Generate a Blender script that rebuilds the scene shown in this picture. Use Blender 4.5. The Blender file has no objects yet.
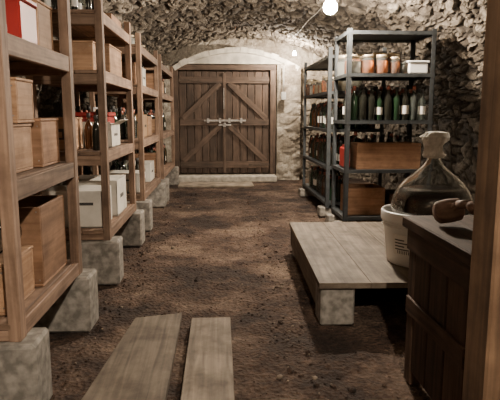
import bpy, bmesh, math, random
from mathutils import Vector, Matrix, noise, Euler
random.seed(7)
S=bpy.context.scene
# ---------------- materials ----------------
def newmat(name):
    m=bpy.data.materials.new(name); m.use_nodes=True
    nt=m.node_tree; nt.nodes.clear()
    o=nt.nodes.new('ShaderNodeOutputMaterial'); b=nt.nodes.new('ShaderNodeBsdfPrincipled')
    nt.links.new(b.outputs[0],o.inputs[0]); return m,nt,b
def N(nt,t,**k):
    n=nt.nodes.new(t)
    for a,v in k.items(): setattr(n,a,v)
    return n
def ramp(nt,stops):
    r=N(nt,'ShaderNodeValToRGB'); e=r.color_ramp.elements
    while len(e)<len(stops): e.new(0.5)
    for i,(p,c) in enumerate(stops): e[i].position=p; e[i].color=(*c,1)
    return r
def wood(name,dark,light,rough=.75,grain=30,bump=.25,dirt=.85):
    m,nt,b=newmat(name); L=nt.links.new
    uv=N(nt,'ShaderNodeUVMap'); mp=N(nt,'ShaderNodeMapping'); mp.inputs['Scale'].default_value=(1.6,grain,1)
    L(uv.outputs[0],mp.inputs[0])
    n=N(nt,'ShaderNodeTexNoise'); n.inputs['Scale'].default_value=1.3; n.inputs['Detail'].default_value=6; n.inputs['Distortion'].default_value=.6
    L(mp.outputs[0],n.inputs['Vector'])
    r=ramp(nt,[(.3,dark),(.68,light)]); L(n.outputs[0],r.inputs[0])
    n2=N(nt,'ShaderNodeTexNoise'); n2.inputs['Scale'].default_value=5; n2.inputs['Detail'].default_value=7; n2.inputs['Roughness'].default_value=.65; L(uv.outputs[0],n2.inputs['Vector'])
    r2=ramp(nt,[(.32,(.42,.38,.35)),(.6,(1.05,1.05,1.05))]); L(n2.outputs[0],r2.inputs[0])
    mx=N(nt,'ShaderNodeMix',data_type='RGBA',blend_type='MULTIPLY'); mx.inputs[0].default_value=dirt
    L(r.outputs[0],mx.inputs[6]); L(r2.outputs[0],mx.inputs[7])
    at=N(nt,'ShaderNodeAttribute'); at.attribute_name='rnd'
    mr=N(nt,'ShaderNodeMapRange'); mr.inputs[3].default_value=.68; mr.inputs[4].default_value=1.2; L(at.outputs['Fac'],mr.inputs[0])
    hs=N(nt,'ShaderNodeHueSaturation'); L(mr.outputs[0],hs.inputs['Value']); L(mx.outputs[2],hs.inputs['Color'])
    L(hs.outputs[0],b.inputs['Base Color']); b.inputs['Roughness'].default_value=rough
    bp=N(nt,'ShaderNodeBump'); bp.inputs['Strength'].default_value=bump; bp.inputs['Distance'].default_value=.004
    L(n.outputs[0],bp.inputs['Height']); L(bp.outputs[0],b.inputs['Normal'])
    return m
def plain(name,col,rough=.5,metal=0,trans=0,ior=1.45,noise_s=0,coat=0,var=.35):
    m,nt,b=newmat(name); L=nt.links.new
    b.inputs['Base Color'].default_value=(*col,1); b.inputs['Roughness'].default_value=rough
    b.inputs['Metallic'].default_value=metal; b.inputs['Transmission Weight'].default_value=trans; b.inputs['IOR'].default_value=ior
    b.inputs['Coat Weight'].default_value=coat
    if noise_s:
        tc=N(nt,'ShaderNodeTexCoord'); n=N(nt,'ShaderNodeTexNoise'); n.inputs['Scale'].default_value=noise_s; n.inputs['Detail'].default_value=6
        L(tc.outputs['Object'],n.inputs['Vector'])
        r=ramp(nt,[(.35,tuple(c*(1-var) for c in col)),(.65,tuple(min(1,c*(1+var*.4)) for c in col))]); L(n.outputs[0],r.inputs[0]); L(r.outputs[0],b.inputs['Base Color'])
        bp=N(nt,'ShaderNodeBump'); bp.inputs['Strength'].default_value=.3; bp.inputs['Distance'].default_value=.01
        L(n.outputs[0],bp.inputs['Height']); L(bp.outputs[0],b.inputs['Normal'])
    return m
W_rack=wood('rack_wood',(.14,.085,.055),(.35,.235,.165))
W_plank=wood('plank_wood',(.13,.105,.08),(.28,.23,.175),dirt=1)
W_door=wood('door_wood',(.04,.026,.018),(.13,.085,.06))
W_brace=wood('door_brace_wood',(.055,.036,.026),(.165,.11,.078))
W_crate=wood('crate_wood',(.34,.19,.10),(.55,.35,.215))
W_crate2=wood('crate_wood_dark',(.25,.135,.07),(.41,.235,.14))
W_old=wood('old_dark_wood',(.04,.024,.016),(.14,.083,.055))
W_post=wood('post_wood',(.12,.07,.04),(.27,.165,.095))
W_turned=wood('turned_wood',(.22,.14,.11),(.42,.29,.22))
CONC=plain('concrete',(.29,.27,.24),.9,noise_s=25,var=.45)
STEEL=plain('grey_painted_steel',(.062,.07,.076),.55,.3,noise_s=12,var=.3)
IRON=plain('iron',(.30,.28,.26),.5,.8,noise_s=20)
RUST=plain('rusty_iron',(.12,.09,.07),.7,.5,noise_s=30)
WHITE=plain('white_plastic',(.84,.84,.82),.4)
CARD=plain('white_cardboard',(.64,.61,.55),.8,noise_s=8,var=.2)
BROWNCARD=plain('brown_cardboard',(.36,.23,.13),.85,noise_s=8,var=.2)
INK=plain('ink',(.05,.05,.05),.7)
LABEL=plain('paper_label',(.78,.77,.73),.7)
RED=plain('red_paint',(.34,.025,.022),.4,noise_s=6,var=.3)
GREY=plain('grey_plastic',(.35,.35,.34),.5)
G_green=plain('green_bottle_glass',(.012,.032,.016),.12,coat=.5)
G_dark=plain('dark_bottle_glass',(.013,.014,.011),.12,coat=.5)
G_clear=plain('clear_bottle_glass',(.62,.70,.66),.06,trans=.93,ior=1.25)
G_brown=plain('brown_bottle_glass',(.07,.025,.008),.12,coat=.5)
G_jar=plain('jar_glass',(.85,.88,.84),.06,trans=.95,ior=1.15)
PRES=plain('orange_preserve',(.60,.17,.035),.4)
PRES2=plain('brown_preserve',(.28,.09,.03),.4)
LID=plain('jar_lid',(.6,.5,.35),.4,.5)
CORK=plain('cork_foil',(.35,.12,.08),.6)
PAPER=plain('crumpled_paper',(.86,.83,.76),.85,noise_s=30,var=.18)
WINE=plain('dark_wine',(.028,.014,.011),.25,coat=.2)
G_demi=plain('demijohn_glass',(.95,.98,.96),.02,trans=1,ior=1.45)
LIME=plain('limestone',(.54,.50,.43),.95,noise_s=14,var=.35)
PLAST=plain('old_plaster',(.62,.58,.50),.95,noise_s=7,var=.35)
SLAB=plain('worn_slab',(.33,.28,.22),.95,noise_s=6,var=.5)
CABLE=plain('cable',(.5,.48,.42),.6)
def emis(name,col,st):
    m=bpy.data.materials.new(name); m.use_nodes=True; nt=m.node_tree; nt.nodes.clear()
    o=nt.nodes.new('ShaderNodeOutputMaterial'); e=nt.nodes.new('ShaderNodeEmission'); e.inputs[0].default_value=(*col,1); e.inputs[1].default_value=st
    nt.links.new(e.outputs[0],o.inputs[0]); return m
def stonemat(name,c0,c1,c2,mort):
    m,nt,b=newmat(name); L=nt.links.new
    at=N(nt,'ShaderNodeAttribute'); at.attribute_name='stone'; sp=N(nt,'ShaderNodeSeparateColor'); L(at.outputs['Color'],sp.inputs[0])
    r=ramp(nt,[(0,c0),(.5,c1),(1,c2)]); L(sp.outputs[0],r.inputs[0])
    tc=N(nt,'ShaderNodeTexCoord'); n=N(nt,'ShaderNodeTexNoise'); n.inputs['Scale'].default_value=22; n.inputs['Detail'].default_value=8; n.inputs['Roughness'].default_value=.7
    L(tc.outputs['Object'],n.inputs['Vector'])
    rr=ramp(nt,[(.3,(.45,.42,.40)),(.7,(1.15,1.15,1.15))]); L(n.outputs[0],rr.inputs[0])
    mx=N(nt,'ShaderNodeMix',data_type='RGBA'); mx.inputs[6].default_value=(*mort,1); L(sp.outputs[1],mx.inputs[0]); L(r.outputs[0],mx.inputs[7])
    m2=N(nt,'ShaderNodeMix',data_type='RGBA',blend_type='MULTIPLY'); m2.inputs[0].default_value=1; L(mx.outputs[2],m2.inputs[6]); L(rr.outputs[0],m2.inputs[7])
    n3=N(nt,'ShaderNodeTexNoise'); n3.inputs['Scale'].default_value=1.4; n3.inputs['Detail'].default_value=5; L(tc.outputs['Object'],n3.inputs['Vector'])
    r3=ramp(nt,[(.38,(.5,.47,.44)),(.6,(1,1,1))]); L(n3.outputs[0],r3.inputs[0])
    m3=N(nt,'ShaderNodeMix',data_type='RGBA',blend_type='MULTIPLY'); m3.inputs[0].default_value=1; L(m2.outputs[2],m3.inputs[6]); L(r3.outputs[0],m3.inputs[7])
    L(m3.outputs[2],b.inputs['Base Color']); b.inputs['Roughness'].default_value=.95
    bp=N(nt,'ShaderNodeBump'); bp.inputs['Strength'].default_value=.9; bp.inputs['Distance'].default_value=.02; L(n.outputs[0],bp.inputs['Height']); L(bp.outputs[0],b.inputs['Normal'])
    return m
STONE=stonemat('rubble_stone',(.11,.092,.072),(.22,.19,.15),(.38,.34,.28),(.055,.045,.036))
STONE_L=stonemat('pale_rubble_stone',(.40,.36,.30),(.50,.46,.39),(.60,.56,.48),(.45,.41,.34))
# ---------------- builder ----------------
class B:
    def __init__(s,name):
        s.name=name; s.bm=bmesh.new(); s.uv=s.bm.loops.layers.uv.new('UVMap'); s.col=s.bm.loops.layers.float_color.new('rnd'); s.mats=[]
    def mi(s,m):
        if m not in s.mats: s.mats.append(m)
        return s.mats.index(m)
    def _merge(s,t,M,mat,uvf,smooth):
        i=s.mi(mat); rnd=random.random(); vm={}
        for v in t.verts: vm[v]=s.bm.verts.new(M@v.co)
        for f in t.faces:
            try: nf=s.bm.faces.new([vm[v] for v in f.verts])
            except ValueError: continue
            nf.material_index=i; nf.smooth=smooth
            for l,ol in zip(nf.loops,f.loops):
                l[s.uv].uv=uvf(ol.vert.co,f.normal); l[s.col]=(rnd,rnd,rnd,1)
        t.free()
    def box(s,c,d,mat,rot=(0,0,0),bev=.003):
        t=bmesh.new(); bmesh.ops.create_cube(t,size=1)
        for v in t.verts: v.co=Vector((v.co.x*d[0],v.co.y*d[1],v.co.z*d[2]))
        bv=min(bev,min(d)*.3)
        if bv>0: bmesh.ops.bevel(t,geom=t.edges[:],offset=bv,segments=1,affect='EDGES')
        t.normal_update(); ax=max(range(3),key=lambda i:d[i]); o1,o2=[i for i in range(3) if i!=ax]
        ou,ov=random.uniform(0,50),random.uniform(0,50)
        def uvf(co,n):
            k=max(range(3),key=lambda i:abs(n[i]))
            if k==ax: return (co[o1]+ou,co[o2]+ov)
            o=o2 if k==o1 else o1
            return (co[ax]+ou,co[o]+ov)
        s._merge(t,Matrix.Translation(c)@Euler(rot).to_matrix().to_4x4(),mat,uvf,False)
    def bx(s,x0,x1,y0,y1,z0,z1,mat,**k):
        s.box(((x0+x1)/2,(y0+y1)/2,(z0+z1)/2),(x1-x0,y1-y0,z1-z0),mat,**k)
    def lathe(s,c,prof,mat,seg=16,M=None,a0=0,a1=2*math.pi,jit=0,smooth=True,cap=True):
        t=bmesh.new(); full=abs(a1-a0-2*math.pi)<1e-6; n=seg if full else seg+1; rings=[]
        for r,z in prof:
            ring=[]
            for i in range(n):
                a=a0+(a1-a0)*i/seg; rr=max(r,1e-4)
                if jit: rr*=1+jit*noise.noise(Vector((math.cos(a)*2.2,math.sin(a)*2.2,z*25)))*2
                ring.append(t.verts.new((rr*math.cos(a),rr*math.sin(a),z)))
            rings.append(ring)
        for A,Bn in zip(rings,rings[1:]):
            for i in range(seg):
                j=(i+1)%n; t.faces.new((A[i],A[j],Bn[j],Bn[i]))
        if full and cap:
            t.faces.new(rings[0][::-1]); t.faces.new(rings[-1])
        t.normal_update(); ou=random.uniform(0,50)
        MM=Matrix.Translation(c)
        if M: MM=MM@M
        s._merge(t,MM,mat,lambda co,nn:(co.z+ou,math.atan2(co.y,co.x)*.05),smooth)
    def poly(s,pts,y0,y1,mat):
        t=bmesh.new(); a=[t.verts.new((p[0],y0,p[1])) for p in pts]; b=[t.verts.new((p[0],y1,p[1])) for p in pts]
        t.faces.new(a); t.faces.new(b[::-1])
        for i in range(len(a)):
            j=(i+1)%len(a); t.faces.new((a[j],a[i],b[i],b[j]))
        bmesh.ops.recalc_face_normals(t,faces=t.faces[:]); t.normal_update()
        s._merge(t,Matrix.Identity(4),mat,lambda co,n:(co.x,co.z),False)
    def tube(s,pts,r,mat,seg=8):
        for p,q in zip(pts,pts[1:]):
            p=Vector(p);q=Vector(q);d=q-p
            s.lathe(p,[(r,0),(r,d.length)],mat,seg=seg,M=d.to_track_quat('Z','Y').to_matrix().to_4x4())
    def done(s,rotz=0):
        vs=s.bm.verts; mn=Vector([min(v.co[i] for v in vs) for i in range(3)]); mx=Vector([max(v.co[i] for v in vs) for i in range(3)])
        c=(mn+mx)/2; c.z=mn.z
        for v in vs: v.co-=c
        me=bpy.data.meshes.new(s.name); s.bm.to_mesh(me); s.bm.free()
        for m in s.mats: me.materials.append(m)
        o=bpy.data.objects.new(s.name,me); o.location=c; o.rotation_euler=(0,0,rotz); S.collection.objects.link(o); return o
# ---------------- shell ----------------
XL,XR=-1.75,2.5; XC=(XL+XR)/2; HW=(XR-XL)/2; Z0=1.07; RISE=1.33; Y0,Y1=-2.4,9.6
def vz(x):
    t=min(1,abs((x-XC)/HW)); return Z0+RISE*math.sqrt(max(0,1-t*t))
def stonegrid(name,fn,nu,nv,du,dv,mat,amp,su=.13,sv=.24,seed=0):
    vs=[];cols=[];fs=[]
    for j in range(nv+1):
        for i in range(nu+1):
            u=i/nu*du; v=j/nv*dv
            p,n=fn(i/nu,j/nv)
            w=Vector((u*3,v*3,seed)); q=Vector((u/su+.7*noise.noise(w*1.7),v/sv+.7*noise.noise(w*1.7+Vector((9,9,9))),seed*3.7))
            ds,ps=noise.voronoi(q); d=min(1,max(0,(ds[1]-ds[0])/.25)); h=d*d*(3-2*d)
            rr=(math.sin(ps[0].x*12.9+ps[0].y*78.2+ps[0].z*37.7)*43758.5)%1
            a=amp*(h*(.35+.65*rr))+amp*.5*noise.noise(w*3)*h+.015*noise.noise(w*.6)
            vs.append(p+n*a); cols.append((rr,h,0,1))
    for j in range(nv):
        for i in range(nu):
            a=j*(nu+1)+i; fs.append((a,a+1,a+nu+2,a+nu+1))
    me=bpy.data.meshes.new(name); me.from_pydata([tuple(v) for v in vs],[],fs)
    at=me.color_attributes.new('stone','FLOAT_COLOR','POINT')
    at.data.foreach_set('color',[c for q in cols for c in q])
    me.materials.append(mat); o=bpy.data.objects.new(name,me); S.collection.objects.link(o); return o
def fceil(a,b):
    t=math.pi*a; p=Vector((XC-HW*math.cos(t),Y0+(Y1-Y0)*b,Z0+RISE*math.sin(t)))
    n=Vector((math.cos(t)/HW,0,-math.sin(t)/RISE)).normalized(); return p,n
stonegrid('ceiling',fceil,290,560,5.6,12,STONE,.042,su=.075,sv=.17)
stonegrid('wall_left',lambda a,b:(Vector((XL,Y0+(Y1-Y0)*b,-.03+(Z0+.03)*a)),Vector((1,0,0))),44,460,1.03,12,STONE,.04,su=.085,sv=.19,seed=1)
stonegrid('wall_right',lambda a,b:(Vector((XR,Y0+(Y1-Y0)*b,-.03+(Z0+.03)*a)),Vector((-1,0,0))),44,460,1.03,12,STONE,.04,su=.085,sv=.19,seed=2)
def fend(y,n):
    def f(a,b):
        x=XL+(XR-XL)*a; return Vector((x,y,-.03+(vz(x)+.05)*b)),n
    return f
stonegrid('wall_back',fend(Y1,Vector((0,-1,0))),170,95,4.25,2.4,STONE_L,.03,su=.22,sv=.12,seed=4)
stonegrid('wall_front',fend(Y0,Vector((0,1,0))),80,50,4.25,2.4,STONE,.05,su=.22,sv=.12,seed=5)
# floor
m,nt,b=newmat('dirt_floor'); L=nt.links.new
tc=N(nt,'ShaderNodeTexCoord')
n1=N(nt,'ShaderNodeTexNoise'); n1.inputs['Scale'].default_value=1.5; n1.inputs['Detail'].default_value=9; n1.inputs['Roughness'].default_value=.65
n2=N(nt,'ShaderNodeTexNoise'); n2.inputs['Scale'].default_value=30; n2.inputs['Detail'].default_value=10; n2.inputs['Roughness'].default_value=.7
v1=N(nt,'ShaderNodeTexVoronoi'); v1.inputs['Scale'].default_value=50
for q in (n1,n2,v1): L(tc.outputs['Object'],q.inputs['Vector'])
r1=ramp(nt,[(.40,(.032,.019,.014)),(.5,(.08,.048,.033)),(.62,(.20,.14,.10))]); L(n1.outputs[0],r1.inputs[0])
r2=ramp(nt,[(.32,(.4,.37,.35)),(.55,(.95,.95,.95)),(.75,(1.6,1.55,1.5))]); L(n2.outputs[0],r2.inputs[0])
mx=N(nt,'ShaderNodeMix',data_type='RGBA',blend_type='MULTIPLY'); mx.inputs[0].default_value=1; L(r1.outputs[0],mx.inputs[6]); L(r2.outputs[0],mx.inputs[7])
L(mx.outputs[2],b.inputs['Base Color']); b.inputs['Roughness'].default_value=.95
ad=N(nt,'ShaderNodeMath',operation='ADD'); L(n2.outputs[0],ad.inputs[0]); L(v1.outputs['Distance'],ad.inputs[1])
bp=N(nt,'ShaderNodeBump'); bp.inputs['Strength'].default_value=.8; bp.inputs['Distance'].default_value=.022; L(ad.outputs[0],bp.inputs['Height']); L(bp.outputs[0],b.inputs['Normal'])
DIRT=m
PEB=plain('pebble_stone',(.22,.175,.135),.9,noise_s=30,var=.5)
def fz(x,y):
    w=Vector((x,y,0)); return .012*noise.noise(w*2.2)+.014*noise.noise(w*7)+.010*noise.noise(w*19)-.010
nx,ny=170,480; vs=[];fs=[]
for j in range(ny+1):
    for i in range(nx+1):
        x=XL-.05+(XR-XL+.1)*i/nx; y=Y0-.05+(Y1-Y0+.1)*j/ny; vs.append((x,y,fz(x,y)))
for j in range(ny):
    for i in range(nx):
        a=j*(nx+1)+i; fs.append((a,a+1,a+nx+2,a+nx+1))
nbase=len(fs); mi=[0]*nbase
for k in range(2200):
    y=1.3+random.random()**1.3*6.5; x=random.uniform(-.7,1.1)
    if random.random()<.5: x=random.choice([-.64,-.6,.42,.3])+random.gauss(0,.08)
    if -.6<x<.1 and y<2.9: continue
    r=random.uniform(.003,.009) if random.random()<.93 else random.uniform(.010,.02)
    t=bmesh.new(); bmesh.ops.create_icosphere(t,subdivisions=1,radius=r); zz=fz(x,y)
    base=len(vs); t.verts.index_update(); pm=1 if random.random()<.15 else 0
    for v in t.verts:
        c=v.co*random.uniform(.7,1.25); vs.append((c.x+x,c.y+y,c.z*.7+zz+r*.3))
    for f in t.faces: fs.append(tuple(base+v.index for v in f.verts)); mi.append(pm)
    t.free()
me=bpy.data.meshes.new('floor'); me.from_pydata(vs,[],fs); me.materials.append(DIRT); me.materials.append(PEB)
me.polygons.foreach_set('material_index',mi)
for p in me.polygons: p.use_smooth=True
o=bpy.data.objects.new('floor',me); S.collection.objects.link(o)
# ---------------- back door ----------------
def displaced_face(name,x0,x1,z0,z1,y,mat,seed):
    nx_,nz_=max(4,int((x1-x0)/.03)),int((z1-z0)/.03); vs=[];fs=[];cols=[]
    for j in range(nz_+1):
        for i in range(nx_+1):
            x=x0+(x1-x0)*i/nx_; z=z0+(z1-z0)*j/nz_; q=Vector((x/.26,z/.17+.3*noise.noise(Vector((x*4,z*4,seed))),seed))
            ds,ps=noise.voronoi(q); h=min(1,(ds[1]-ds[0])/.3); rr=(math.sin(ps[0].x*12.9+ps[0].y*78.2)*43758.5)%1
            edge=min(i,nx_-i,4)/4
            vs.append((x,y-.02*h-.02*edge**.5-.012*noise.noise(Vector((x*9,z*9,seed))),z)); cols.append((rr,h,0,1))
    for j in range(nz_):
        for i in range(nx_):
            a=j*(nx_+1)+i; fs.append((a,a+1,a+nx_+2,a+nx_+1))
    n=len(vs)
    for (i,j) in ((0,0),(nx_,0),(nx_,nz_),(0,nz_)):
        v=vs[j*(nx_+1)+i]; vs.append((v[0],9.53,v[2])); cols.append((.5,1,0,1))
    bot=[i for i in range(nx_+1)]; top=[nz_*(nx_+1)+i for i in range(nx_+1)]
    fs.append(tuple(bot[::-1]+[n,n+1])); fs.append(tuple(top+[n+2,n+3]))
    fs.append(tuple([j*(nx_+1) for j in range(nz_+1)]+[n+3,n])); fs.append(tuple([j*(nx_+1)+nx_ for j in range(nz_,-1,-1)]+[n+1,n+2]))
    me=bpy.data.meshes.new(name); me.from_pydata(vs,[],fs); at=me.color_attributes.new('stone','FLOAT_COLOR','POINT'); at.data.foreach_set('color',[c for q in cols for c in q])
    me.materials.append(mat); o=bpy.data.objects.new(name,me); S.collection.objects.link(o)
displaced_face('door_surround_1',-1.05,-.80,0,1.90,9.36,STONE_L,1)  # stone jamb left of the door
displaced_face('door_surround_2',.96,1.36,0,1.93,9.36,STONE_L,2)  # stone jamb right of the door
bb=B('door_surround_3')  # stone arch and its plaster infill above the door
cx=.28; R=2.0; cz=.22; half=1.07
A=math.asin(half/R); nb=17
for k in range(nb):
    a0=-A+2*A*k/nb+.001; a1=-A+2*A*(k+1)/nb-.001; ro=R-.02+random.uniform(-.015,.015); ri=R-.10
    yy=9.34+random.uniform(-.006,.006)
    pts=[(cx+ri*math.sin(a0),cz+ri*math.cos(a0)),(cx+ri*math.sin(a1),cz+ri*math.cos(a1)),(cx+ro*math.sin(a1),cz+ro*math.cos(a1)),(cx+ro*math.sin(a0),cz+ro*math.cos(a0))]
    bb.poly(pts,yy,9.5,PLAST)
pts=[(cx-.97,1.94),(cx+.97,1.94)]
for k in range(17):
    a=.52-1.04*k/16; rr=R-.105; pts.append((cx+rr*math.sin(a),max(1.945,cz+rr*math.cos(a))))
bb.poly(pts,9.37,9.5,PLAST)
bb.done()
bb=B('stone_threshold'); bb.bx(-.78,.94,9.04,9.33,0,.10,LIME,bev=.014); bb.done()
bb=B('paving_slab'); bb.bx(-.66,.52,8.45,8.96,-.01,.02,SLAB,bev=.01); bb.done(rotz=.02)
bb=B('door_1')
yd=9.44
bb.bx(-.785,-.69,yd-.06,yd+.05,.105,1.93,W_door); bb.bx(.85,.945,yd-.06,yd+.05,.105,1.93,W_door); bb.bx(-.785,.945,yd-.07,yd+.05,1.84,1.925,W_brace)
for s0,sgn in ((-.685,1),(.085,-1)):
    x=s0
    for k in range(6):
        w=.76/6; bb.bx(x+.003,x+w-.004,yd,yd+.03,.11,1.83,W_door,bev=.006); x+=w
    x0,x1=s0+.01,s0+.75
    for z in (.26,.98,1.68): bb.bx(x0,x1,yd-.03,yd,z-.055,z+.055,W_brace)
    for za,zb in ((1.04,1.625),(.32,.92)):
        if sgn>0: p=(x0+.05,za);q=(x1-.06,zb)
        else: p=(x1-.05,za);q=(x0+.06,zb)
        dx,dz=q[0]-p[0],q[1]-p[1]; l=math.hypot(dx,dz); ang=-math.atan2(dz,dx)
        bb.box(((p[0]+q[0])/2,yd-.016,(p[1]+q[1])/2),(l,.03,.085),W_brace,rot=(0,ang,0))
    xe=x0 if sgn>0 else x1
    for z in (.26,1.68):
        a,b_=(xe-.03,xe+.35) if sgn>0 else (xe-.35,xe+.03)
        bb.bx(a,b_,yd-.037,yd-.03,z-.018,z+.018,RUST,bev=.001)
bb.bx(.055,.10,yd-.035,yd,.11,1.80,W_brace)
bb.bx(-.27,.44,yd-.055,yd-.04,.99,1.025,IRON); bb.bx(-.03,.19,yd-.05,yd-.036,.92,.95,IRON)
for x in (-.2,.0,.16,.36): bb.bx(x-.02,x+.02,yd-.062,yd-.03,.965,1.05,IRON)
bb.bx(.05,.10,yd-.085,yd-.056,.90,.96,IRON,bev=.006); bb.lathe((.075,yd-.07,.955),[(.022,-.006),(.022,.006)],IRON,M=Matrix.Rotation(math.pi/2,4,'X'))
bb.bx(.06,.075,yd-.05,yd-.035,1.2,1.55,IRON)
bb.done()
# ---------------- left racks ----------------
ZS=[.36,.87,1.38,1.74]
XF,XB=-.72,-1.2
def rack(y0,y1,zs=ZS,top=1.84):
    b=B('wooden_shelving_rack'); xf,xb=XF,XB
    for y in (y0,y1):
        yy=y-.03,y+.03
        b.bx(xf-.045,xf,*yy,.292,top,W_rack); b.bx(xb,xb+.045,*yy,.292,top-.04,W_rack)
    for z in zs:
        for y in (y0,y1): b.bx(xb+.04,xf-.04,y-.028,y+.028,z-.09 if z>.4 else z-.067,z-.026,W_rack)
        n=3; w=(xf-xb-.03)/n
        for k in range(n): b.bx(xb+k*w+.002,xb+(k+1)*w-.002,y0-.03,y1+.03,z-.024,z-.001,W_rack)
        zl=z-.075 if z>.4 else z-.067
        b.bx(xf-.028,xf-.003,y0+.031,y1-.031,zl,z-.001,W_rack)
        b.bx(xb+.003,xb+.028,y0+.031,y1-.031,zl,z-.001,W_rack)
    b.done()
racks=[(1.95,2.79),(3.58,4.66),(5.25,6.65),(7.05,8.75)]
for r_ in racks:
    rack(*r_)
    for y in r_:
        c=B('concrete_block'); c.bx(-1.25,-.665,y-.07,y+.12,.0,.29,CONC,bev=.012); o=c.done(rotz=random.uniform(-.03,.03))
# ---------------- generic items ----------------
def crate(x0,x1,y0,y1,z0,h,mat=None,name='wooden_crate',lab=False,lid=False):
    mat=mat or random.choice([W_crate,W_crate2]); b=B(name); t=.014; z0+=.002
    b.bx(x0,x1,y0,y1,z0,z0+.012,mat)
    b.bx(x0,x1,y0,y0+t,z0+.012,z0+h,mat); b.bx(x0,x1,y1-t,y1,z0+.012,z0+h,mat)
    b.bx(x0,x0+t,y0+t,y1-t,z0+.012,z0+h,mat); b.bx(x1-t,x1,y0+t,y1-t,z0+.012,z0+h,mat)
    if lid: b.bx(x0-.003,x1+.003,y0-.003,y1+.003,z0+h+.001,z0+h+.013,mat)
    for xx in (x0+.015,x1-.015):
        for zz in (z0+.03,z0+h-.02): b.bx(xx-.003,xx+.003,y0-.002,y0,zz-.003,zz+.003,IRON,bev=0)
    if lab:
        w=(x1-x0); b.bx(x0+w*.25,x1-w*.25,y0-.0015,y0+.001,z0+h*.35,z0+h*.7,INK,bev=0)
        b.bx(x0+w*.3,x1-w*.3,y0-.002,y0,z0+h*.42,z0+h*.6,mat,bev=0)
    return b.done()
def carton(x0,x1,y0,y1,z0,h,mat=CARD,name='cardboard_box',open_=False):
    b=B(name); z0+=.002; t=.006
    b.bx(x0,x1,y0,y1,z0,z0+t,mat,bev=0)
    b.bx(x0,x1,y0,y0+t,z0,z0+h,mat,bev=.001); b.bx(x0,x1,y1-t,y1,z0,z0+h,mat,bev=.001)
    b.bx(x0,x0+t,y0,y1,z0,z0+h,mat,bev=.001); b.bx(x1-t,x1,y0,y1,z0,z0+h,mat,bev=.001)
    if open_:
        b.box((x1+.03,(y0+y1)/2,z0+h+.005),(.08,y1-y0,.004),mat,rot=(0,-.5,0)); b.box(((x0+x1)/2,y0-.02,z0+h-.02),(x1-x0,.004,.07),mat,rot=(.5,0,0))
    else:
        b.bx(x0,x1,y0,(y0+y1)/2-.002,z0+h,z0+h+.004,mat,bev=0); b.bx(x0,x1,(y0+y1)/2+.002,y1,z0+h,z0+h+.004,mat,bev=0)
    w=x1-x0; ym=(y0+y1)/2
    b.bx(x0+w*.55,x0+w*.85,y0-.001,y0+.001,z0+h*.62,z0+h*.70,INK,bev=0)
    for k in range(6): b.bx(x1-.001,x1+.001,ym-.07+k*.024,ym-.055+k*.024,z0+h*.45,z0+h*.56,INK,bev=0)
    return b.done()
BP=[(.036,0),(.038,.008),(.038,.18),(.034,.205),(.018,.235),(.0145,.25),(.0145,.295),(.016,.297),(.016,.305)]
JP=[(.040,0),(.044,.006),(.044,.09),(.038,.105)]
def bottle(b,x,y,z,mat,s=1,sx=1,lab=None):
    lab=random.random()<.3 if lab is None else lab
    b.lathe((x,y,z+.002),[(r*s*sx,h*s) for r,h in BP],mat,seg=14)
    b.lathe((x,y,z+.002),[(.0165*s*sx,.27*s),(.0165*s*sx,.309*s)],CORK if random.random()<.4 else INK,seg=10)
    if lab: b.lathe((x,y,z+.002),[(.0385*s*sx,.06*s),(.0385*s*sx,.14*s)],LABEL,seg=10,a0=math.pi,a1=2*math.pi)
def jar(b,x,y,z,s=1,fill=PRES):
    b.lathe((x,y,z+.004),[(.039*s,0),(.0425*s,.006*s),(.0425*s,.085*s)],fill,seg=14)
    b.lathe((x,y,z+.002),[(r*s,h*s) for r,h in JP],G_jar,seg=16)
    b.lathe((x,y,z+.002),[(.039*s,.1055*s),(.039*s,.125*s)],LID,seg=16)
def bottles(name,x0,x1,y0,y1,z,step=.085,pal=None,dens=.9,s=1):
    pal=pal or [G_green,G_dark,G_dark,G_clear,G_brown]; b=B(name); y=y0+.045
    while y<y1-.035:
        x=x0+.045
        while x<x1-.035:
            if random.random()<dens: bottle(b,x+random.uniform(-.003,.003),y,z,random.choice(pal),s=s*random.uniform(.8,1.0))
            x+=step
        y+=step
    return b.done()
# rack 1
crate(-1.16,-.79,2.0,2.30,.36,.185,W_crate,lid=True)
crate(-1.16,-.77,2.35,2.72,.36,.35,W_crate2)
c=B('round_tin'); Mr=Matrix.Rotation(-math.pi/2,4,'X')
zt=.36+.20+.068; c.lathe((-.875,2.10,zt),[(.06,0),(.06,.16)],G_dark,seg=28,M=Mr); c.lathe((-.875,2.098,zt),[(.052,-.002),(.055,.0)],GREY,seg=28,M=Mr); c.lathe((-.875,2.096,zt),[(.062,.0),(.062,.012)],WHITE,seg=28,M=Mr,a0=0,a1=6.28318); c.done()
crate(-1.15,-.80,2.02,2.40,.87,.18,W_crate,lid=True)
crate(-1.05,-.79,2.22,2.42,1.066,.165,W_crate,lid=True,name='wooden_wine_box')
crate(-1.12,-.78,2.46,2.73,.87,.20,W_crate2,lid=True,lab=True,name='wooden_wine_box')
bottles('wine_bottles',-1.17,-1.06,2.04,2.42,1.066,dens=1,s=.8)
c=B('red_tin_box'); c.bx(-1.04,-.77,2.26,2.46,1.382,1.545,RED,bev=.008); c.bx(-1.045,-.765,2.255,2.465,1.546,1.565,RED,bev=.004); c.bx(-1.0,-.9,2.257,2.259,1.41,1.49,LABEL,bev=0)
c.tube([(-.97,2.36,1.565),(-.97,2.36,1.60),(-.87,2.36,1.60),(-.87,2.36,1.565)],.006,IRON); c.done()
crate(-1.08,-.78,2.50,2.72,1.38,.2,W_crate,lid=True,name='wooden_wine_box')
c=B('grey_storage_tray'); c.bx(-1.1,-.80,2.04,2.20,1.382,1.40,GREY,bev=.004)
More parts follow.
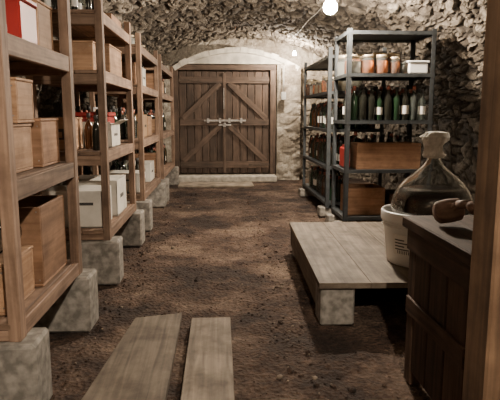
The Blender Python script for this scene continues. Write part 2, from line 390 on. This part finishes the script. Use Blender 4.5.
for a in ((-1.1,-.80,2.04,2.05),(-1.1,-.80,2.19,2.20),(-1.1,-1.09,2.05,2.19),(-.81,-.80,2.05,2.19)): c.bx(*a,1.40,1.44,GREY,bev=.002)
c.done()
# rack 2
carton(-1.17,-.78,3.63,3.95,.36,.24,CARD)
carton(-1.12,-.76,4.05,4.45,.36,.26,CARD)
crate(-1.17,-.95,3.63,3.9,.87,.2,W_crate,lab=True,lid=True)
carton(-1.1,-.77,3.98,4.32,.87,.17,CARD,open_=True)
c=B('red_toolbox'); c.bx(-1.02,-.80,4.02,4.28,.885,1.09,RED,bev=.01); c.bx(-1.03,-.79,4.01,4.29,1.091,1.12,RED,bev=.006); c.tube([(-.91,4.07,1.11),(-.91,4.07,1.15),(-.91,4.23,1.15),(-.91,4.23,1.11)],.007,GREY); c.done()
bottles('wine_bottles',-1.17,-.8,4.36,4.64,.87)
bottles('wine_bottles',-.94,-.76,3.62,3.93,.87,dens=.7,s=.9,pal=[G_dark,G_brown,G_clear])
crate(-1.17,-.80,3.63,3.88,1.38,.17,W_crate,lid=True)
crate(-1.12,-.77,4.02,4.5,1.38,.20,W_crate,lid=True)
bottles('wine_bottles',-1.12,-.78,3.62,4.1,1.74,pal=[G_dark,G_clear],dens=.55,s=.6)
crate(-1.08,-.78,4.2,4.6,1.74,.09,W_crate2)
# rack 3/4
for (y0,y1) in racks[2:]:
    for z in ZS[:3]:
        y=y0+.05
        while y<y1-.3:
            l=random.uniform(.28,.45); l=min(l,y1-.04-y)
            q=random.random()
            if q<.6: bottles('wine_bottles',-1.16,-.76,y,y+l,z,dens=.9)
            elif q<.8: crate(-1.14,-.78,y,y+l-.03,z,random.uniform(.14,.24),lid=True)
            else: carton(-1.14,-.78,y,y+l-.03,z,random.uniform(.16,.24),random.choice([CARD,BROWNCARD]))
            y+=l+.03
    b_=B('glass_jars')
    for k in range(8): jar(b_,-.83-.12*(k%3),y0+.15+.13*k,1.74,s=.8,fill=random.choice([PRES2,WHITE]))
    b_.done()
# ---------------- right metal racks ----------------
def mrack(x0,x1,y0,y1,zs,top,base):
    b=B('metal_shelving_rack'); t=.004; w=.04
    for x,sx in ((x0,1),(x1,-1)):
        for y,sy in ((y0,1),(y1,-1)):
            b.bx(min(x,x+sx*w),max(x,x+sx*w),min(y,y+sy*t),max(y,y+sy*t),base,top,STEEL,bev=0)
            b.bx(min(x,x+sx*t),max(x,x+sx*t),min(y,y+sy*w),max(y,y+sy*w),base,top,STEEL,bev=0)
            z=base+.06
            while z<top-.05:
                b.bx(x+sx*.016,x+sx*.026,y-sy*.001-.0005,y-sy*.001+.0005,z,z+.018,INK,bev=0); z+=.06
    for z in zs:
        b.bx(x0+.005,x1-.005,y0+.005,y1-.005,z-.006,z,STEEL,bev=0)
        b.bx(x0+.001,x1-.001,y0-.002,y0+.004,z-.03,z+.001,STEEL,bev=0); b.bx(x0+.001,x1-.001,y1-.004,y1+.002,z-.03,z+.001,STEEL,bev=0)
        b.bx(x0-.002,x0+.004,y0,y1,z-.03,z+.001,STEEL,bev=0); b.bx(x1-.004,x1+.002,y0,y1,z-.03,z+.001,STEEL,bev=0)
    b.done()
RZ=[.16,.60,1.05,1.47,1.84]
mrack(1.14,1.94,4.98,5.55,RZ,1.86,.102)
mrack(1.14,1.75,5.85,7.55,[.16,.55,.95,1.35,1.72],1.80,.102)
for x,y in ((1.2,5.06),(1.86,5.06),(1.2,5.48),(1.86,5.48),(1.2,5.95),(1.2,7.45),(1.68,5.95),(1.68,7.45)):
    c=B('concrete_block'); c.bx(x-.12,x+.1,y-.08,y+.08,0,.10,CONC,bev=.01); c.done()
b_=B('glass_jars')
for (x,y,s_,f) in ((1.23,5.08,1.25,WHITE),(1.35,5.08,1.35,PRES),(1.48,5.08,1.35,PRES),(1.24,5.25,1.5,PRES),(1.60,5.08,1.2,PRES2),(1.38,5.28,1.4,LID),(1.22,5.45,1.6,WHITE),(1.52,5.3,1.7,PRES2),(1.36,5.45,1.7,PRES),(1.64,5.25,1.6,PRES2),(1.5,5.46,1.7,LID),(1.64,5.46,1.6,PRES)): jar(b_,x,y,1.47,s_,f)
b_.done()
c=B('plastic_storage_box'); c.bx(1.72,1.90,5.04,5.36,1.472,1.57,WHITE,bev=.012); c.bx(1.71,1.91,5.03,5.37,1.571,1.59,WHITE,bev=.006); c.done()
bottles('wine_bottles',1.18,1.93,5.0,5.5,1.05,pal=[G_green,G_dark,G_green,G_clear,G_dark],dens=.97,step=.079,s=1.06)
crate(1.26,1.86,5.02,5.28,.60,.24,W_crate2,lid=False,name='wooden_wine_box')
bottles('wine_bottles',1.3,1.9,5.31,5.52,.60,pal=[G_green,G_dark],s=1.1)
c=B('red_jerrycan'); c.bx(1.165,1.225,5.12,5.34,.602,.80,RED,bev=.015); c.bx(1.175,1.215,5.18,5.28,.80,.825,RED,bev=.006); c.lathe((1.195,5.145,.80),[(.014,0),(.014,.03)],INK,seg=12); c.done()
crate(1.2,1.55,5.06,5.4,.16,.26,W_crate2); crate(1.6,1.9,5.06,5.4,.16,.2,W_old)
bottles('wine_bottles',1.18,1.72,5.9,7.5,.95,dens=.95,pal=[G_green,G_clear,G_dark,G_brown])
bottles('wine_bottles',1.18,1.72,5.9,7.5,.55,dens=.95)
bottles('wine_bottles',1.18,1.5,5.9,7.5,.16,dens=.8)
b_=B('glass_jars')
for k in range(14):
    for xx in (1.22,1.35,1.48): jar(b_,xx,5.97+.11*k,1.35,random.uniform(1.1,1.8) if k%2 else 1.2,random.choice([PRES,LID,WHITE,PRES2]))
b_.done()
# ---------------- platform ----------------
zt=.242
b=B('wooden_platform')
x0,x1,y0,y1=.53,1.60,2.70,4.34
xs=[x0,.80,1.08,1.34,x1]
for a,c_ in zip(xs,xs[1:]): b.bx(a+.0003,c_-.0007,y0,y1,zt-.03,zt,W_plank,bev=.0015)
b.bx(x0+.01,x0+.035,y0+.19,y1-.02,.06,zt-.031,W_plank); b.bx(x1-.035,x1-.01,y0+.19,y1-.02,.06,zt-.031,W_plank)
b.done(rotz=-.03)
for x,y in ((.61,2.83),(1.46,2.83),(.66,4.2),(1.45,4.2)):
    c=B('concrete_block'); c.bx(x-.09,x+.09,y-.09,y+.08,.0,.209,CONC,bev=.01); c.done()
b=B('plastic_tub'); tx,ty=1.20,3.12
b.lathe((tx,ty,zt+.002),[(.205,0),(.212,.006),(.240,.25),(.252,.252),(.254,.262),(.254,.30),(.248,.31),(.240,.305),(.234,.26),(.206,.02),(.01,.016)],WHITE,seg=56)
for z in (.235,.222): b.lathe((tx,ty,zt+z),[(.238,0),(.246,.003),(.238,.008)],WHITE,seg=56)
def patch(z0,z1,r0,r1,a0,a1,m): b.lathe((tx,ty,zt),[(r0,z0),(r1,z1)],m,seg=10,a0=math.radians(a0),a1=math.radians(a1))
def rr(z): return .212+.028*(z-.006)/.244
patch(.07,.19,rr(.07)+.0025,rr(.19)+.0025,202,236,LABEL)
for k in range(4): patch(.155-.018*k,.162-.018*k,rr(.155-.018*k)+.0035,rr(.162-.018*k)+.0035,206,222+(k%2)*7,INK)
for k in range(7): patch(.078,.098,rr(.078)+.0035,rr(.098)+.0035,210+k*3,211.3+k*3,INK)
b.done()
b=B('glass_demijohn'); dx,dy=1.235,3.12; z=zt+.024
out=[(.0,0),(.14,0),(.18,.02),(.215,.09),(.228,.17),(.232,.25),(.232,.31),(.220,.365),(.192,.42),(.148,.47),(.099,.51),(.059,.545),(.040,.575),(.033,.61),(.032,.67),(.038,.675),(.038,.69)]
inn=[(.026,.69),(.026,.61),(.034,.575),(.053,.543),(.093,.505),(.142,.465),(.186,.416),(.214,.362),(.226,.307),(.226,.25),(.222,.17),(.209,.092),(.176,.026),(.0,.008)]
b.lathe((dx,dy,z),out+inn,G_demi,seg=64,cap=False)
b.lathe((dx,dy,z),[(.0,.012),(.172,.03),(.206,.094),(.220,.17),(.224,.25),(.224,.306),(.211,.361),(.188,.410),(.0,.410)],WINE,seg=56,cap=False)
b.done()
b=B('paper_bottle_cap')
b.lathe((dx,dy,z+.590),[(.052,0),(.060,.015),(.046,.04),(.048,.07),(.062,.10),(.078,.12),(.062,.145),(.03,.152)],PAPER,seg=30,jit=.32,smooth=False)
b.done()
# ---------------- floor planks ----------------
b=B('wooden_plank')
t=bmesh.new(); pts=[(-.60,1.15),(-.215,1.15),(-.213,2.86),(-.455,2.80)]
lo=[t.verts.new((x,y,.012)) for x,y in pts]; hi=[t.verts.new((x,y,.045)) for x,y in pts]
t.faces.new(lo[::-1]); t.faces.new(hi)
for i in range(4): j=(i+1)%4; t.faces.new((lo[i],lo[j],hi[j],hi[i]))
bmesh.ops.bevel(t,geom=t.edges[:],offset=.003,segments=1,affect='EDGES'); t.normal_update()
b._merge(t,Matrix.Identity(4),W_plank,lambda co,n:(co.y+3,co.x+co.z),False); b.done()
b=B('wooden_plank'); b.bx(-.158,.047,1.15,2.79,.010,.042,W_plank); b.done()
b=B('wooden_plank'); b.bx(.72,1.05,4.70,4.86,.006,.036,W_plank); b.done()
# ---------------- foreground right ----------------
b=B('wooden_post'); b.bx(.638,.78,1.22,1.34,0,2.27,W_post,bev=.006); b.done()
b=B('wooden_workbench')
for k in range(3): b.bx(.75+k*.16,.75+k*.16+.155,1.53,2.2,.645,.69,W_old,bev=.005)
for y in (1.58,2.12):
    for x in (.80,1.17): b.bx(x-.03,x+.03,y-.035,y+.035,0,.644,W_old)
for k in range(3): b.bx(.772,.79,1.62+k*.16,1.77+k*.16,.06,.56,W_old)
b.bx(.76,.80,1.56,2.16,.56,.644,W_old); b.bx(.758,.771,1.6,2.14,.30,.37,W_old); b.bx(1.16,1.2,1.56,2.16,.56,.644,W_old)
for k in range(3): b.bx(.84+k*.1,.93+k*.1,2.10,2.12,.06,.6,W_old)
b.done()
b=B('wooden_mallet')
Mx=Matrix.Rotation(math.radians(80),4,'Y')
b.lathe((.80,1.98,.738),[(.030,0),(.042,.012),(.045,.05),(.042,.09),(.03,.10)],W_turned,seg=20,M=Mx)
b.tube([(.85,1.98,.745),(.86,1.92,.78),(.87,1.86,.79),(.88,1.83,.77)],.016,W_turned,seg=12)
b.done()
b=B('wooden_board'); b.box((.90,1.68,.80),(.03,.20,.215),W_old,rot=(0,.1,.2)); b.done()
# ---------------- lamps ----------------
def lamp(x,y,z,power,col,r=.035):
    b=B('ceiling_light_bulb'); zc=vz(x)-.02
    E=power/(math.pi*4*math.pi*r*r)
    b.lathe((x,y,z),[(.0,-r),(r*.5,-r*.87),(r*.87,-r*.5),(r,0),(r*.87,r*.5),(r*.55,r*1.0),(r*.4,r*1.4)],emis('bulb_glow',col,E),seg=20)
    b.lathe((x,y,z+r*1.4),[(.018,0),(.022,.01),(.022,.05),(.012,.06)],WHITE,seg=16)
    b.tube([(x,y,z+r*1.4+.06),(x,y,zc)],.004,CABLE); b.done()
warm=(1,.84,.66)
lamp(.95,4.85,2.01,330,warm,r=.06)
lamp(1.18,8.85,2.05,170,warm,r=.025)
lamp(.35,-.3,2.12,270,warm)  # unseen bulb behind the camera, added to light the foreground
b=B('electric_cable')
pts=[]
for k in range(40):
    y=-.5+k*(9.05/39); x=1.12 if y>5 else .35+.77*(y+.5)/5.5
    pts.append((x,y,vz(x)-.05+.01*math.sin(k)))
b.tube(pts,.004,CABLE,seg=6); b.done()
b=B('wall_switch_box'); b.bx(1.02,1.10,9.22,9.262,1.35,1.47,GREY,bev=.006); b.tube([(1.06,9.245,1.47),(1.06,9.245,1.9)],.007,GREY); b.done()
w=bpy.data.worlds.new('world'); S.world=w; w.use_nodes=True; w.node_tree.nodes['Background'].inputs[0].default_value=(.02,.015,.01,1); w.node_tree.nodes['Background'].inputs[1].default_value=.3
cd=bpy.data.cameras.new('camera'); cd.sensor_width=36; cd.lens=39.6; cd.clip_start=.05
co=bpy.data.objects.new('camera',cd); S.collection.objects.link(co); co.location=(0,0,1.1); co.rotation_euler=(math.radians(90-8.78),0,math.radians(-3.1)); S.camera=co
